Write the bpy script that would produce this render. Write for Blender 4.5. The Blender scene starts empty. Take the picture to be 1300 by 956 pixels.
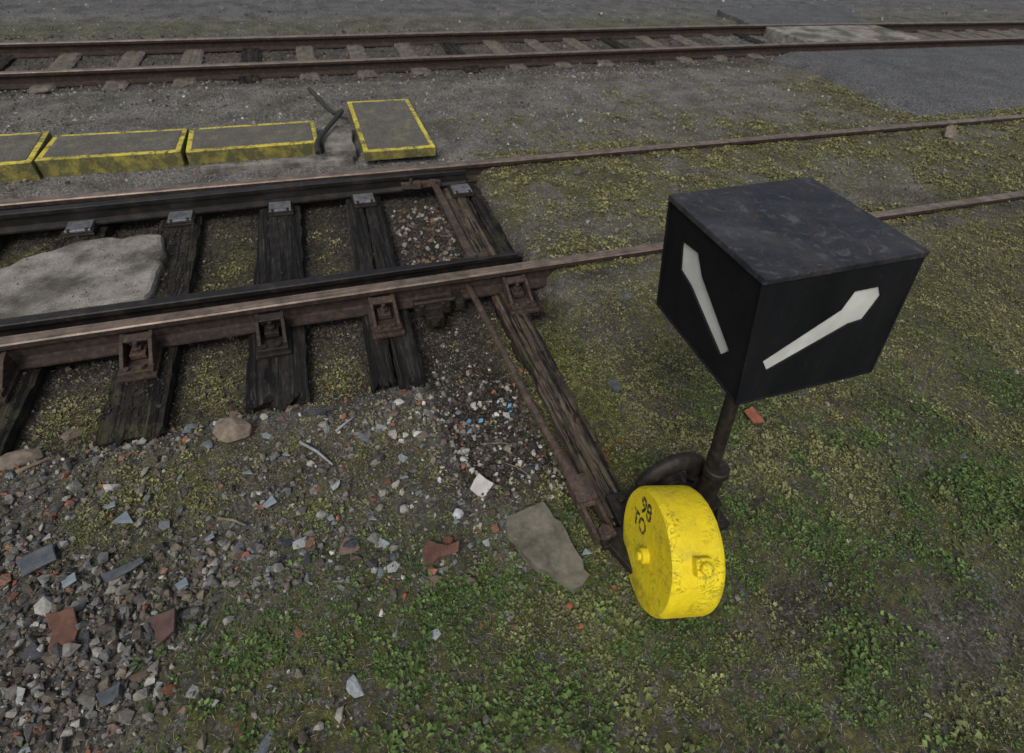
import bpy, bmesh, math, random
import numpy as np
from mathutils import Vector, Matrix
from mathutils.geometry import tessellate_polygon
random.seed(7); rng=np.random.default_rng(7)
S=bpy.context.scene
S.view_settings.view_transform='Standard'; S.view_settings.look='None'; S.view_settings.exposure=0

# ---------------------------------------------------------------- noise
_T=np.random.default_rng(3).random((256,256))
def vn(x,y,s=0):
    x=np.asarray(x,float)+s*17.31; y=np.asarray(y,float)+s*9.77
    xi=np.floor(x).astype(int); yi=np.floor(y).astype(int); fx=x-xi; fy=y-yi
    fx=fx*fx*(3-2*fx); fy=fy*fy*(3-2*fy)
    a=_T[xi%256,yi%256]; b=_T[(xi+1)%256,yi%256]; c=_T[xi%256,(yi+1)%256]; d=_T[(xi+1)%256,(yi+1)%256]
    return (a*(1-fx)+b*fx)*(1-fy)+(c*(1-fx)+d*fx)*fy
def fbm(x,y,s=0,o=4):
    r=0; a=.5; t=0
    for i in range(o):
        r=r+a*vn(x*2**i,y*2**i,s+i*3); t+=a; a*=.5
    return r/t
def sst(a,b,x):
    t=np.clip((x-a)/(b-a),0,1); return t*t*(3-2*t)
def band(x,a,b,c,d): return sst(a,b,x)*(1-sst(c,d,x))
def blob(x,y,cx,cy,rx,ry): return np.exp(-(((x-cx)/rx)**2+((y-cy)/ry)**2))

# ---------------------------------------------------------------- terrain functions
def zf(x,y):
    x=np.asarray(x,float); y=np.asarray(y,float)
    left=1-sst(1.05,1.3,x)
    z=.03*(fbm(x*1.7,y*1.7,1)-.5)+.022*(fbm(x*8,y*8,2)-.5)+.012*(vn(x*30,y*30,5)-.5)
    z=z-.105*band(y,1.72,1.98,4.08,4.25)*left
    z=z-.06*band(x,.28,.42,.70,.80)*band(y,1.1,1.5,2.3,2.6)
    z=z-.045*band(x,.66,.78,1.0,1.07)*band(y,.85,1.0,1.7,1.95)
    z=z+.07*band(y,1.7,2.4,4.1,4.6)*(1-left)+.03*sst(4.2,4.6,y)*(1-sst(6.2,6.6,y))
    z=z-.03*band(y,6.3,6.7,8.4,8.7)
    return z
def green(x,y):
    n=fbm(x*2.3,y*2.3,11); n2=fbm(x*7,y*7,12)
    g=sst(.30,.75,x+.35*(n-.5))*(1-sst(2.2,2.45,y))*(.72+.28*sst(.38,.5,n2))
    g=np.maximum(g,1.0*(1-sst(.70,1.12,y+.3*(n-.5)))*sst(-1.0,-.6,x))
    g=np.maximum(g,.85*blob(x,y,-.1,.9,.5,.3))
    g=np.maximum(g,1.0*blob(x,y,-1.22,2.10,.2,.2))
    g=np.maximum(g,.95*blob(x,y,-.68,2.12,.14,.3))
    g=np.maximum(g,.85*blob(x,y,-.1,2.05,.12,.22))
    g=np.maximum(g,.95*blob(x,y,-.15,1.4,.5,.32)*(n2*1.7))
    g=np.maximum(g,.95*blob(x,y,-.75,1.5,.45,.32)*(n2*1.7))
    g=np.maximum(g,.55*blob(x,y,-.9,1.0,.5,.5)*sst(.5,.62,n))
    g=np.maximum(g,.9*blob(x,y,-.65,3.2,.14,.45))
    g=np.maximum(g,.9*blob(x,y,-1.8,3.65,.4,.15))
    g=np.maximum(g,.5*blob(x,y,-.05,3.3,.1,.4))
    m=band(y,2.35,2.5,4.0,4.5)*sst(1.12,1.3,x)
    g=np.maximum(g,m*(.5+1.0*sst(.40,.56,n)))
    m=band(y,4.0,4.1,4.7,5.6)*sst(1.2,2.2,x)
    g=np.maximum(g,m*(.3+.7*sst(.47,.62,n)))
    g=np.maximum(g,.3*band(y,4.6,5,6.4,6.8)*sst(.48,.6,n))
    g=np.maximum(g,.9*blob(x,y,6.2,5.2,.6,1.1)+.7*blob(x,y,7.5,4.1,2.5,.25))
    g=np.maximum(g,.8*band(y,8.55,8.75,9.3,9.9)*(.4+.8*n))
    g=np.maximum(g,.45*band(y,6.0,6.3,6.7,6.9)*sst(.42,.55,n))
    tr=band(x,.25,.36,.72,.80)*band(y,1.05,1.25,2.35,2.5)
    g=g*(1-.92*tr)
    g=g*(1-.95*blob(x,y,1.85,.12,.34,.17))*(1-.95*blob(x,y,1.35,.38,.2,.1))*(1-.6*blob(x,y,2.3,.75,.25,.1))*(1-.6*blob(x,y,1.05,.25,.2,.06))
    g=g*(1-.85*blob(x,y,.98,.85,.14,.15))
    g=g*(1-.75*blob(x,y,1.35,1.95,.25,.2)*sst(.4,.55,n2))*(1-.5*blob(x,y,1.2,2.25,.4,.12))
    return np.clip(g,0,1)
def soil(x,y):
    left=1-sst(1.05,1.3,x)
    s=band(y,1.75,2.05,4.1,4.25)*left
    s=np.maximum(s,band(x,.2,.4,1.1,1.3)*band(y,.9,1.2,2.3,2.6))
    s=np.maximum(s,.8*blob(x,y,1.0,.85,.25,.25))
    s=np.maximum(s,.9*blob(x,y,1.5,.3,.8,.3))
    s=np.maximum(s,.65*sst(.5,.9,x)*(1-sst(2.0,2.3,y)))
    s=np.maximum(s,.5*(1-sst(1.7,1.9,y))*(1-sst(.3,.6,x)))
    s=np.maximum(s,.6*band(y,6.5,6.7,8.5,8.7)*(1-sst(6.3,6.8,x)))
    s=np.maximum(s,.6*band(y,2.2,2.4,2.6,2.8)); s=np.maximum(s,.4*band(y,3.8,3.9,4.05,4.2))
    return np.clip(s,0,1)

# ---------------------------------------------------------------- mesh helpers
def fast_mesh(name,V,F,col=None,smooth=False):
    V=np.ascontiguousarray(V,dtype=np.float32); F=np.ascontiguousarray(F,dtype=np.int32)
    me=bpy.data.meshes.new(name); n,k=F.shape
    me.vertices.add(len(V)); me.vertices.foreach_set('co',V.ravel())
    me.loops.add(n*k); me.loops.foreach_set('vertex_index',F.ravel())
    me.polygons.add(n); me.polygons.foreach_set('loop_start',np.arange(0,n*k,k,dtype=np.int32))
    me.polygons.foreach_set('loop_total',np.full(n,k,dtype=np.int32))
    me.polygons.foreach_set('use_smooth',np.full(n,smooth))
    me.update(calc_edges=True)
    if col is not None:
        c=np.ones((len(V),4),dtype=np.float32); c[:,:3]=col
        a=me.color_attributes.new('Col','FLOAT_COLOR','POINT'); a.data.foreach_set('color',c.ravel())
    ob=bpy.data.objects.new(name,me); S.collection.objects.link(ob); return ob
def empty(name,loc=(0,0,0)):
    e=bpy.data.objects.new(name,None); e.location=loc; S.collection.objects.link(e); return e
def parent(c,p):
    c.parent=p; c.matrix_parent_inverse=Matrix.Translation(-Vector(p.location))
class B:
    def __init__(s): s.bm=bmesh.new(); s.mi=0
    def _fin(s,vs):
        for v in vs:
            for f in v.link_faces: f.material_index=s.mi
    def box(s,c,d,rot=(0,0,0)):
        m=Matrix.Translation(c)@Matrix.Rotation(rot[2],4,'Z')@Matrix.Rotation(rot[1],4,'Y')@Matrix.Rotation(rot[0],4,'X')@Matrix.Diagonal((d[0],d[1],d[2],1))
        r=bmesh.ops.create_cube(s.bm,size=1,matrix=m); s._fin(r['verts']); return r['verts']
    def cyl(s,a,b,r,seg=20,r2=None):
        a=Vector(a); b=Vector(b); d=b-a
        m=Matrix.Translation((a+b)/2)@d.to_track_quat('Z','Y').to_matrix().to_4x4()
        q=bmesh.ops.create_cone(s.bm,cap_ends=True,segments=seg,radius1=r,radius2=r if r2 is None else r2,depth=d.length,matrix=m); s._fin(q['verts']); return q['verts']
    def tube(s,pts,r,seg=10,flat=None):
        P=[Vector(p) for p in pts]; rings=[]
        for i,p in enumerate(P):
            t=(P[min(i+1,len(P)-1)]-P[max(i-1,0)]).normalized()
            q=t.to_track_quat('Z','Y'); rr=r[i] if isinstance(r,(list,tuple)) else r
            ring=[]
            for k in range(seg):
                an=2*math.pi*k/seg; v=Vector((math.cos(an)*rr*(flat or 1),math.sin(an)*rr,0))
                ring.append(s.bm.verts.new(p+q@v))
            rings.append(ring)
        for i in range(len(rings)-1):
            for k in range(seg):
                f=s.bm.faces.new((rings[i][k],rings[i][(k+1)%seg],rings[i+1][(k+1)%seg],rings[i+1][k])); f.material_index=s.mi; f.smooth=True
        s.bm.faces.new(rings[0][::-1]).material_index=s.mi; s.bm.faces.new(rings[-1]).material_index=s.mi
    def prism(s,poly,axis_pts):
        e=Vector(axis_pts); a=[s.bm.verts.new(Vector(p)) for p in poly]; b=[s.bm.verts.new(Vector(p)+e) for p in poly]; n=len(poly)
        fs=[s.bm.faces.new(a),s.bm.faces.new(b[::-1])]
        for i in range(n): fs.append(s.bm.faces.new((a[i],b[i],b[(i+1)%n],a[(i+1)%n])))
        for f in fs: f.material_index=s.mi
    def obj(s,name,mats,bevel=0,seg=2,smooth=False):
        bmesh.ops.recalc_face_normals(s.bm,faces=s.bm.faces)
        me=bpy.data.meshes.new(name); s.bm.to_mesh(me); s.bm.free()
        for m in (mats if isinstance(mats,list) else [mats]): me.materials.append(m)
        ob=bpy.data.objects.new(name,me); S.collection.objects.link(ob)
        if bevel:
            b=ob.modifiers.new('b','BEVEL'); b.width=bevel; b.segments=seg; b.limit_method='ANGLE'; b.angle_limit=math.radians(35)
        if smooth:
            me.polygons.foreach_set('use_smooth',[True]*len(me.polygons)); me.set_sharp_from_angle(angle=math.radians(35))
        return ob

# ---------------------------------------------------------------- material helpers
class M:
    def __init__(s,name):
        s.m=bpy.data.materials.new(name); s.m.use_nodes=True; s.nt=s.m.node_tree; s.N=s.nt.nodes; s.L=s.nt.links
        s.b=s.N['Principled BSDF']; s.tc=s.N.new('ShaderNodeTexCoord'); s.co=s.tc.outputs['Object']
    def new(s,t): return s.N.new(t)
    def set(s,inp,v):
        if isinstance(v,bpy.types.NodeSocket): s.L.new(v,inp)
        else: inp.default_value=v
    def mapped(s,scale):
        n=s.new('ShaderNodeMapping'); s.L.new(s.co,n.inputs[0]); n.inputs['Scale'].default_value=scale; return n.outputs[0]
    def noise(s,sc,det=5,rough=.6,co=None,dist=0):
        n=s.new('ShaderNodeTexNoise'); s.L.new(co or s.co,n.inputs['Vector']); n.inputs['Scale'].default_value=sc
        n.inputs['Detail'].default_value=min(det,5); n.inputs['Roughness'].default_value=rough; n.inputs['Distortion'].default_value=dist; return n.outputs['Fac']
    def vor(s,sc,out='Color',co=None,feat='F1'):
        n=s.new('ShaderNodeTexVoronoi'); n.feature=feat; s.L.new(co or s.co,n.inputs['Vector']); n.inputs['Scale'].default_value=sc; return n.outputs[out]
    def ramp(s,f,stops):
        n=s.new('ShaderNodeValToRGB'); s.L.new(f,n.inputs[0]); e=n.color_ramp.elements
        while len(e)<len(stops): e.new(.5)
        for i,(p,c) in enumerate(stops):
            e[i].position=p; e[i].color=(c,c,c,1) if isinstance(c,(int,float)) else (*c,1)
        return n.outputs[0]
    def mix(s,f,a,b,mode='MIX'):
        n=s.new('ShaderNodeMix'); n.data_type='RGBA'; n.blend_type=mode; n.clamp_factor=True
        s.set(n.inputs[0],f)
        for i,v in ((6,a),(7,b)):
            if isinstance(v,tuple): n.inputs[i].default_value=(*v,1) if len(v)==3 else v
            else: s.L.new(v,n.inputs[i])
        return n.outputs[2]
    def math(s,op,a,b=0.5,clamp=False):
        n=s.new('ShaderNodeMath'); n.operation=op; n.use_clamp=clamp; s.set(n.inputs[0],a); s.set(n.inputs[1],b); return n.outputs[0]
    def bump(s,h,st=.5,d=.01,prev=None):
        n=s.new('ShaderNodeBump'); s.L.new(h,n.inputs['Height']); n.inputs['Strength'].default_value=st; n.inputs['Distance'].default_value=d
        if prev: s.L.new(prev,n.inputs['Normal'])
        s.L.new(n.outputs[0],s.b.inputs['Normal']); return n.outputs[0]
    def attr(s,name='Col'):
        n=s.new('ShaderNodeAttribute'); n.attribute_name=name; return n
    def fin(s,col,rough=.8,metal=0,spec=None):
        s.set(s.b.inputs['Base Color'],(*col,1) if isinstance(col,tuple) else col); s.set(s.b.inputs['Roughness'],rough); s.set(s.b.inputs['Metallic'],metal)
        if spec is not None: s.b.inputs['Specular IOR Level'].default_value=spec
        return s.m

# ground
m=M('ground_mat'); at=m.attr(); sep=m.new('ShaderNodeSeparateColor'); m.L.new(at.outputs['Color'],sep.inputs[0])
n1=m.noise(3,5,.65); n2=m.noise(26,5,.7); n3=m.noise(150,2,.7); vc=m.vor(110,'Color'); vb=m.new('ShaderNodeRGBToBW'); m.L.new(vc,vb.inputs[0])
grain=m.math('ADD',m.math('MULTIPLY',vb.outputs[0],.55),m.math('MULTIPLY',n3,.45))
grav=m.ramp(grain,[(.15,(.045,.041,.037)),(.5,(.155,.147,.135)),(.72,(.27,.26,.24)),(.9,(.48,.47,.44))])
soilc=m.ramp(grain,[(.2,(.012,.010,.008)),(.55,(.040,.033,.027)),(.85,(.14,.12,.10))])
grn=m.ramp(n2,[(.36,(.018,.018,.009)),(.5,(.060,.064,.024)),(.64,(.14,.138,.052))])
sm=m.math('ADD',sep.outputs[1],m.math('MULTIPLY',m.math('SUBTRACT',n2,.5),1.3),True)
c=m.mix(sm,grav,soilc)
gm=m.math('MULTIPLY',sep.outputs[0],m.ramp(n2,[(.40,.1),(.54,1.0)]))
c=m.mix(gm,c,grn)
asp=m.ramp(grain,[(.2,(.065,.066,.068)),(.6,(.135,.136,.138)),(.9,(.30,.30,.30))])
c=m.mix(sep.outputs[2],c,asp)
c=m.mix(.75,c,m.ramp(n1,[(.36,.4),(.6,1.0)]),'MULTIPLY')
h=m.math('ADD',m.math('MULTIPLY',grain,.6),m.math('MULTIPLY',n2,1.5))
m.bump(h,1.0,.012); MG=m.fin(c,.95,0,.2)

def attr_mat(name,rough=.8,nsc=60,bump=.3,spec=.3,var=(.6,1.15)):
    m=M(name); a=m.attr(); n=m.noise(nsc,3,.65)
    c=m.mix(1.0,a.outputs['Color'],m.ramp(n,[(.3,var[0]),(.7,var[1])]),'MULTIPLY'); m.bump(n,bump,.003); return m.fin(c,rough,0,spec)
MS=attr_mat('stone_mat',.85,80,.5)
m=M('leaf_mat'); a=m.attr(); MLF=m.fin(a.outputs['Color'],.6,0,.3)

def rust_mat(name,dark,mid,light,rough=.75,metal=.2,sc=30,bump=.4):
    m=M(name); n=m.noise(sc,5,.7); n2=m.noise(sc*.2,4,.6); n3=m.noise(sc*5,2,.7)
    c=m.ramp(n,[(.3,dark),(.5,mid),(.72,light)]); c=m.mix(.7,c,m.ramp(n2,[(.3,.4),(.7,1.1)]),'MULTIPLY')
    m.bump(m.math('ADD',n,n3),bump,.002); return m.fin(c,rough,metal)
MRAIL=rust_mat('rail_rust',(.011,.007,.0055),(.032,.019,.014),(.085,.050,.035),.85,.05)
m=M('rail_head'); st=m.mapped((1,60,60)); n=m.noise(3,5,.7,st); n2=m.noise(12,5,.7)
c=m.ramp(n,[(.3,(.10,.07,.052)),(.5,(.19,.14,.107)),(.7,(.31,.25,.20))]); c=m.mix(.85,c,m.ramp(n2,[(.32,.3),(.62,1.05)]),'MULTIPLY'); m.bump(n2,.2,.001); MRTOP=m.fin(c,.48,.3)
MBLADE=rust_mat('greasy_blade',(.006,.006,.006),(.014,.012,.011),(.045,.034,.027),.55,.2,12,.5)
MIRON=rust_mat('rusty_iron',(.018,.012,.009),(.055,.034,.024),(.12,.078,.055),.7,.2,45,.5)
MROD=rust_mat('rod_iron',(.03,.020,.015),(.075,.05,.037),(.15,.105,.08),.7,.15,45,.5)
MDIRON=rust_mat('dark_iron',(.008,.007,.006),(.022,.017,.014),(.062,.046,.036),.6,.3,35,.5)
m=M('worn_steel'); n=m.noise(25,5,.7); c=m.ramp(n,[(.3,(.10,.10,.11)),(.6,(.30,.31,.33)),(.8,(.45,.45,.47))]); MSTEEL=m.fin(c,.38,.6)

def wood_mat(name,cd,cm,cl,moss=0):
    m=M(name); st=m.mapped((70,3.2,70)); n=m.noise(1,5,.75,st,.6); st2=m.mapped((30,.9,30)); n2=m.noise(1,4,.6,st2,1.0); n3=m.noise(9,5,.7)
    c=m.ramp(n,[(.34,cd),(.52,cm),(.72,cl)]); cr=m.ramp(n2,[(.42,.06),(.48,1.0)]); c=m.mix(.95,c,cr,'MULTIPLY')
    c=m.mix(.8,c,m.ramp(n3,[(.35,.3),(.65,1.15)]),'MULTIPLY')
    if moss:
        c=m.mix(m.math('MULTIPLY',m.ramp(n3,[(.5,0.),(.6,1.)]),moss),c,(.06,.062,.016))
    m.bump(m.math('ADD',m.math('MULTIPLY',n,.6),cr),1.0,.009); return m.fin(c,.8,0,.3)
MW=wood_mat('tarred_wood',(.005,.0045,.004),(.018,.0155,.0135),(.075,.064,.054))
MW2=wood_mat('weathered_wood',(.025,.018,.013),(.09,.067,.05),(.24,.19,.15),.35)
MW3=wood_mat('muddy_wood',(.008,.007,.006),(.024,.019,.0155),(.08,.067,.052),.3)

m=M('concrete'); n=m.noise(8,5,.7); n2=m.noise(90,3,.7); n3=m.noise(2.5,4,.6)
c=m.ramp(n,[(.3,(.12,.11,.095)),(.5,(.25,.232,.20)),(.75,(.36,.335,.30))]); c=m.mix(.6,c,m.ramp(n2,[(.35,.5),(.6,1.05)]),'MULTIPLY'); c=m.mix(.85,c,m.ramp(n3,[(.40,.3),(.55,1.0)]),'MULTIPLY')
m.bump(m.math('ADD',n,n2),.7,.008); MCON=m.fin(c,.9,0,.25)
m=M('old_sleeper_concrete'); n=m.noise(8,5,.7); n2=m.noise(60,3,.7)
c=m.ramp(n,[(.3,(.06,.052,.043)),(.55,(.14,.122,.10)),(.75,(.23,.20,.17))]); c=m.mix(.6,c,m.ramp(n2,[(.35,.5),(.6,1.05)]),'MULTIPLY'); m.bump(n2,.5,.005); MCO2=m.fin(c,.9,0,.25)
m=M('asphalt'); n=m.noise(3,5,.65); vc=m.vor(90,'Color'); vb=m.new('ShaderNodeRGBToBW'); m.L.new(vc,vb.inputs[0])
c=m.ramp(vb.outputs[0],[(.2,(.045,.046,.047)),(.6,(.092,.092,.093)),(.9,(.20,.20,.195))]); c=m.mix(.7,c,m.ramp(n,[(.3,.5),(.7,1.15)]),'MULTIPLY'); m.bump(vb.outputs[0],.6,.008); MASP=m.fin(c,.85,0,.3)

def yellow(name,wear,base=(.60,.50,.06),under=(.075,.072,.042)):
    m=M(name); n=m.noise(11,5,.8); n2=m.noise(90,4,.7); n3=m.noise(4,4,.6)
    f=m.ramp(m.math('ADD',m.math('MULTIPLY',n,.65),m.math('MULTIPLY',n2,.35)),[(wear-.03,1.0),(wear+.05,0.0)])
    yc=m.mix(.7,base,m.ramp(n3,[(.3,.5),(.7,1.1)]),'MULTIPLY'); c=m.mix(f,yc,under)
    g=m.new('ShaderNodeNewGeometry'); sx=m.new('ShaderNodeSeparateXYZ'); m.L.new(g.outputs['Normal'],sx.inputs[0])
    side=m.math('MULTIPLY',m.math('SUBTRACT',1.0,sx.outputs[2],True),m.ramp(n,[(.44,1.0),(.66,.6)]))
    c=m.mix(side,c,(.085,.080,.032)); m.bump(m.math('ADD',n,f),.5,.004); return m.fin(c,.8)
MYEDGE=yellow('worn_yellow_edging',.462)
m=M('panel_top'); n=m.noise(9,5,.7); n2=m.noise(110,3,.7)
c=m.ramp(n2,[(.3,(.045,.042,.034)),(.55,(.11,.102,.083)),(.75,(.24,.225,.19))]); c=m.mix(.7,c,m.ramp(n,[(.3,.5),(.7,1.2)]),'MULTIPLY'); c=m.mix(m.ramp(n,[(.57,0.),(.68,.5)]),c,(.18,.165,.05)); m.bump(n2,.5,.003); MPT=m.fin(c,.85)

m=M('yellow_paint'); n=m.noise(7,5,.7); n2=m.noise(30,5,.75); n4=m.noise(16,4,.7,m.mapped((.5,1,1)),3.0)
crk=m.ramp(m.math('ABSOLUTE',m.math('SUBTRACT',n4,.5)),[(0.0,1.0),(.014,0.0)])
crk=m.math('MULTIPLY',crk,m.ramp(m.noise(8,3,.6),[(.46,0.),(.56,.9)]))
c=m.ramp(n,[(.25,(.60,.45,.010)),(.5,(.74,.58,.014)),(.75,(.80,.66,.03))]); c=m.mix(crk,c,(.36,.26,.012))
c=m.mix(m.ramp(n2,[(.62,0.),(.67,.75)]),c,(.20,.12,.03)); c=m.mix(m.ramp(m.noise(11,5,.7),[(.54,0.),(.70,.6)]),c,(.34,.29,.05))
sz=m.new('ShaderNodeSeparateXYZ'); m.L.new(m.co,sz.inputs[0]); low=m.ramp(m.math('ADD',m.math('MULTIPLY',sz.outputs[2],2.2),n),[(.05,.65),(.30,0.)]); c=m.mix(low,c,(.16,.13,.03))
m.bump(m.math('SUBTRACT',m.math('ADD',n,n2),crk),.75,.005); MYEL=m.fin(c,.6,0,.3)
m=M('black_letter_paint'); n=m.noise(60,5,.7); MBLK=m.fin(m.ramp(n,[(.50,(.018,.017,.012)),(.60,(.5,.39,.015))]),.6)

m=M('black_sheet_metal'); n=m.noise(7,5,.65,m.mapped((1,1,.35))); n2=m.noise(45,5,.7)
c=m.ramp(n,[(.3,(.0035,.004,.005)),(.6,(.007,.0075,.009)),(.8,(.015,.015,.016))]); c=m.mix(m.ramp(n2,[(.60,0.),(.72,.6)]),c,(.028,.018,.013)); m.bump(n2,.15,.001); MBOX=m.fin(c,m.ramp(n,[(.3,.5),(.7,.7)]),0,.2)
m=M('stained_lid'); n=m.noise(5,5,.72,None,1.2); n2=m.noise(20,5,.75,None,.5); n3=m.noise(170,3,.7)
c=m.ramp(n,[(.36,(.011,.012,.016)),(.5,(.020,.021,.026)),(.62,(.034,.032,.034)),(.74,(.045,.045,.052))]); c=m.mix(m.ramp(n2,[(.52,0.),(.64,.5)]),c,(.052,.036,.029)); c=m.mix(m.ramp(m.noise(9,5,.75,None,2.5),[(.55,0.),(.63,.5)]),c,(.095,.10,.11)); c=m.mix(m.ramp(n3,[(.64,0.),(.69,.6)]),c,(.18,.18,.18)); m.bump(n2,.15,.001)
MLID=m.fin(c,m.ramp(n2,[(.35,.45),(.7,.72)]),0,.35)
m=M('milk_glass'); n=m.noise(12,5,.6); MGL=m.fin(m.ramp(n,[(.3,(.42,.43,.39)),(.7,(.58,.59,.55))]),.45,0,.5)

# ---------------------------------------------------------------- ground sheet
def grow(a,step,f,end):
    r=[];x=a
    while x<end: x+=step; step*=f; r.append(x)
    return r
xs=np.arange(-2.4,4.2,.018); xs=np.concatenate([-np.array(grow(2.4,.03,1.12,200))[::-1],xs,np.arange(4.2,14,.06),np.array(grow(14,.08,1.15,260))])
ys=np.arange(-.7,4.2,.018); ys=np.concatenate([-np.array(grow(.7,.04,1.2,120))[::-1],ys,np.arange(4.2,9.4,.05),np.array(grow(9.4,.07,1.12,400))])
X,Y=np.meshgrid(xs,ys,indexing='ij'); Z=zf(X,Y)
nx,ny=X.shape; idx=np.arange(nx*ny).reshape(nx,ny)
F=np.stack([idx[:-1,:-1],idx[1:,:-1],idx[1:,1:],idx[:-1,1:]],-1).reshape(-1,4)
Gm=green(X,Y); Sm=soil(X,Y); Am=.9*sst(9.3,10.3,Y+.8*(fbm(X*.8,Y*.8,21)-.5))
ground=fast_mesh('ground',np.stack([X,Y,Z],-1).reshape(-1,3),F,np.stack([Gm,Sm,Am],-1).reshape(-1,3),True); ground.data.materials.append(MG)

# ---------------------------------------------------------------- scattered stones
def hull(n,seed,flat=1):
    r=np.random.default_rng(seed); p=r.normal(size=(n,3)); p/=np.linalg.norm(p,axis=1)[:,None]; p*=r.uniform(.75,1.05,(n,1)); p[:,2]*=flat
    bm=bmesh.new(); [bm.verts.new(q) for q in p]; res=bmesh.ops.convex_hull(bm,input=bm.verts)
    bad=[g for g in res['geom_interior'] if isinstance(g,bmesh.types.BMVert)]
    if bad: bmesh.ops.delete(bm,geom=bad,context='VERTS')
    bm.verts.index_update(); bm.verts.ensure_lookup_table()
    V=np.array([v.co[:] for v in bm.verts]); Fc=np.array([[v.index for v in f.verts] for f in bm.faces if len(f.verts)==3]); bm.free(); return V,Fc
HU=[hull(14,i) for i in range(8)]; HS=[hull(8,40+i) for i in range(6)]; HF=[hull(9,80+i,.22) for i in range(6)]
def rotm(a,b,c):
    ca,sa,cb,sb,cc,sc=np.cos(a),np.sin(a),np.cos(b),np.sin(b),np.cos(c),np.sin(c); o=np.zeros_like(a); l=np.ones_like(a)
    Rz=np.stack([np.stack([ca,-sa,o],-1),np.stack([sa,ca,o],-1),np.stack([o,o,l],-1)],-2)
    Ry=np.stack([np.stack([cb,o,sb],-1),np.stack([o,l,o],-1),np.stack([-sb,o,cb],-1)],-2)
    Rx=np.stack([np.stack([l,o,o],-1),np.stack([o,cc,-sc],-1),np.stack([o,sc,cc],-1)],-2)
    return Rz@Ry@Rx
SV=[];SF=[];SC=[];off=0
PAL=np.array([(.15,.143,.128),(.10,.093,.082),(.20,.19,.17),(.06,.058,.057),(.16,.13,.10),(.30,.29,.26),(.085,.07,.055),(.13,.132,.133),(.11,.092,.072)])
def scatter(x,y,r,tmpl,pal=PAL,tilt=1.0,sink=.25,asp=(.6,1.1),zoff=None,cj=.3):
    global off
    z=zf(x,y) if zoff is None else zoff
    ci=rng.integers(0,len(pal),len(x)); col=pal[ci]*rng.uniform(1-cj,1+cj,(len(x),1))
    k=rng.integers(0,len(tmpl),len(x))
    for j,(V,Fc) in enumerate(tmpl):
        q=np.where(k==j)[0]
        if not len(q): continue
        R=rotm(rng.uniform(0,6.28,len(q)),rng.normal(0,.5*tilt,len(q)),rng.normal(0,.5*tilt,len(q)))
        sc=rng.uniform(asp[0],asp[1],(len(q),3))*r[q][:,None]
        P=V[None]*sc[:,None,:]; P=np.einsum('nij,nvj->nvi',R,P); hz=r[q]*V[:,2].max()
        P+=np.stack([x[q],y[q],z[q]+hz*(1-2*sink)*.6],-1)[:,None,:]
        nv=V.shape[0]; SV.append(P.reshape(-1,3)); SC.append(np.repeat(col[q],nv,0))
        SF.append((Fc[None]+(off+np.arange(len(q))*nv)[:,None,None]).reshape(-1,3)); off+=nv*len(q)
def cand(n,x0,x1,y0,y1,dens):
    x=rng.uniform(x0,x1,n); y=rng.uniform(y0,y1,n); k=rng.random(n)<dens(x,y); return x[k],y[k]
gd=lambda x,y:np.clip((1-sst(.1,.75,x+.5*(fbm(x*2,y*2,31)-.5)))*(1-sst(1.8,2.0,y))*(1-.85*green(x,y))*(.16+.84*sst(.44,.62,fbm(x*4,y*4,33)+.12*(1-sst(-1.15,-.6,x+.5*(y-1.2))))),0,1)
x,y=cand(16000,-2.0,.8,.3,2.0,gd); scatter(x,y,np.clip(rng.lognormal(math.log(.0090),.5,len(x)),.004,.028),HU,tilt=2)
x,y=cand(3000,-2.0,-.6,.4,1.6,gd); scatter(x,y,np.clip(rng.lognormal(math.log(.014),.45,len(x)),.008,.038),HU,tilt=2)
x,y=cand(60000,-2.0,2.6,-.3,2.5,lambda x,y:np.clip((1-.85*green(x,y))*(.3+.6*(x<.6))*(.3+.7*sst(.4,.55,fbm(x*5,y*5,35))),0,1)); scatter(x,y,np.clip(rng.lognormal(math.log(.0045),.45,len(x)),.002,.012),HS,tilt=2)
td=lambda x,y:band(x,.25,.36,.72,.78)*band(y,.95,1.2,2.0,2.4)*(.15+.85*sst(.46,.56,fbm(x*6,y*6,3)))
x,y=cand(4200,.2,.85,.9,2.5,td); scatter(x,y,np.clip(rng.lognormal(math.log(.009),.5,len(x)),.004,.024),HU,np.array([(.08,.07,.06),(.05,.042,.035),(.14,.13,.115),(.06,.055,.055),(.30,.29,.26),(.09,.065,.045),(.04,.035,.03)]),tilt=2)
x,y=cand(110,.05,.75,1.0,1.75,lambda x,y:np.ones_like(x)); scatter(x,y,np.clip(rng.lognormal(math.log(.013),.4,len(x)),.006,.03),HU,np.array([(.5,.49,.45),(.42,.41,.36),(.3,.28,.22),(.35,.36,.38)]),tilt=1)
x,y=cand(480,-1.7,1.0,.5,2.0,lambda x,y:np.clip(1-green(x,y),.2,1)); scatter(x,y,rng.uniform(.005,.017,len(x)),HU,np.array([(.45,.44,.41),(.30,.12,.065),(.38,.37,.33),(.26,.10,.06),(.20,.09,.06)]),tilt=1)
x,y=cand(1200,-1.8,.75,.5,2.0,lambda x,y:np.clip(gd(x,y)+.16,0,1)*(x<.78)); scatter(x,y,np.clip(rng.lognormal(math.log(.018),.45,len(x)),.008,.05),HF,np.array([(.12,.14,.155),(.19,.21,.22),(.05,.055,.065),(.13,.09,.07),(.24,.25,.245),(.16,.15,.13),(.22,.11,.07),(.16,.07,.045)]),tilt=.6,sink=-.5)
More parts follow.
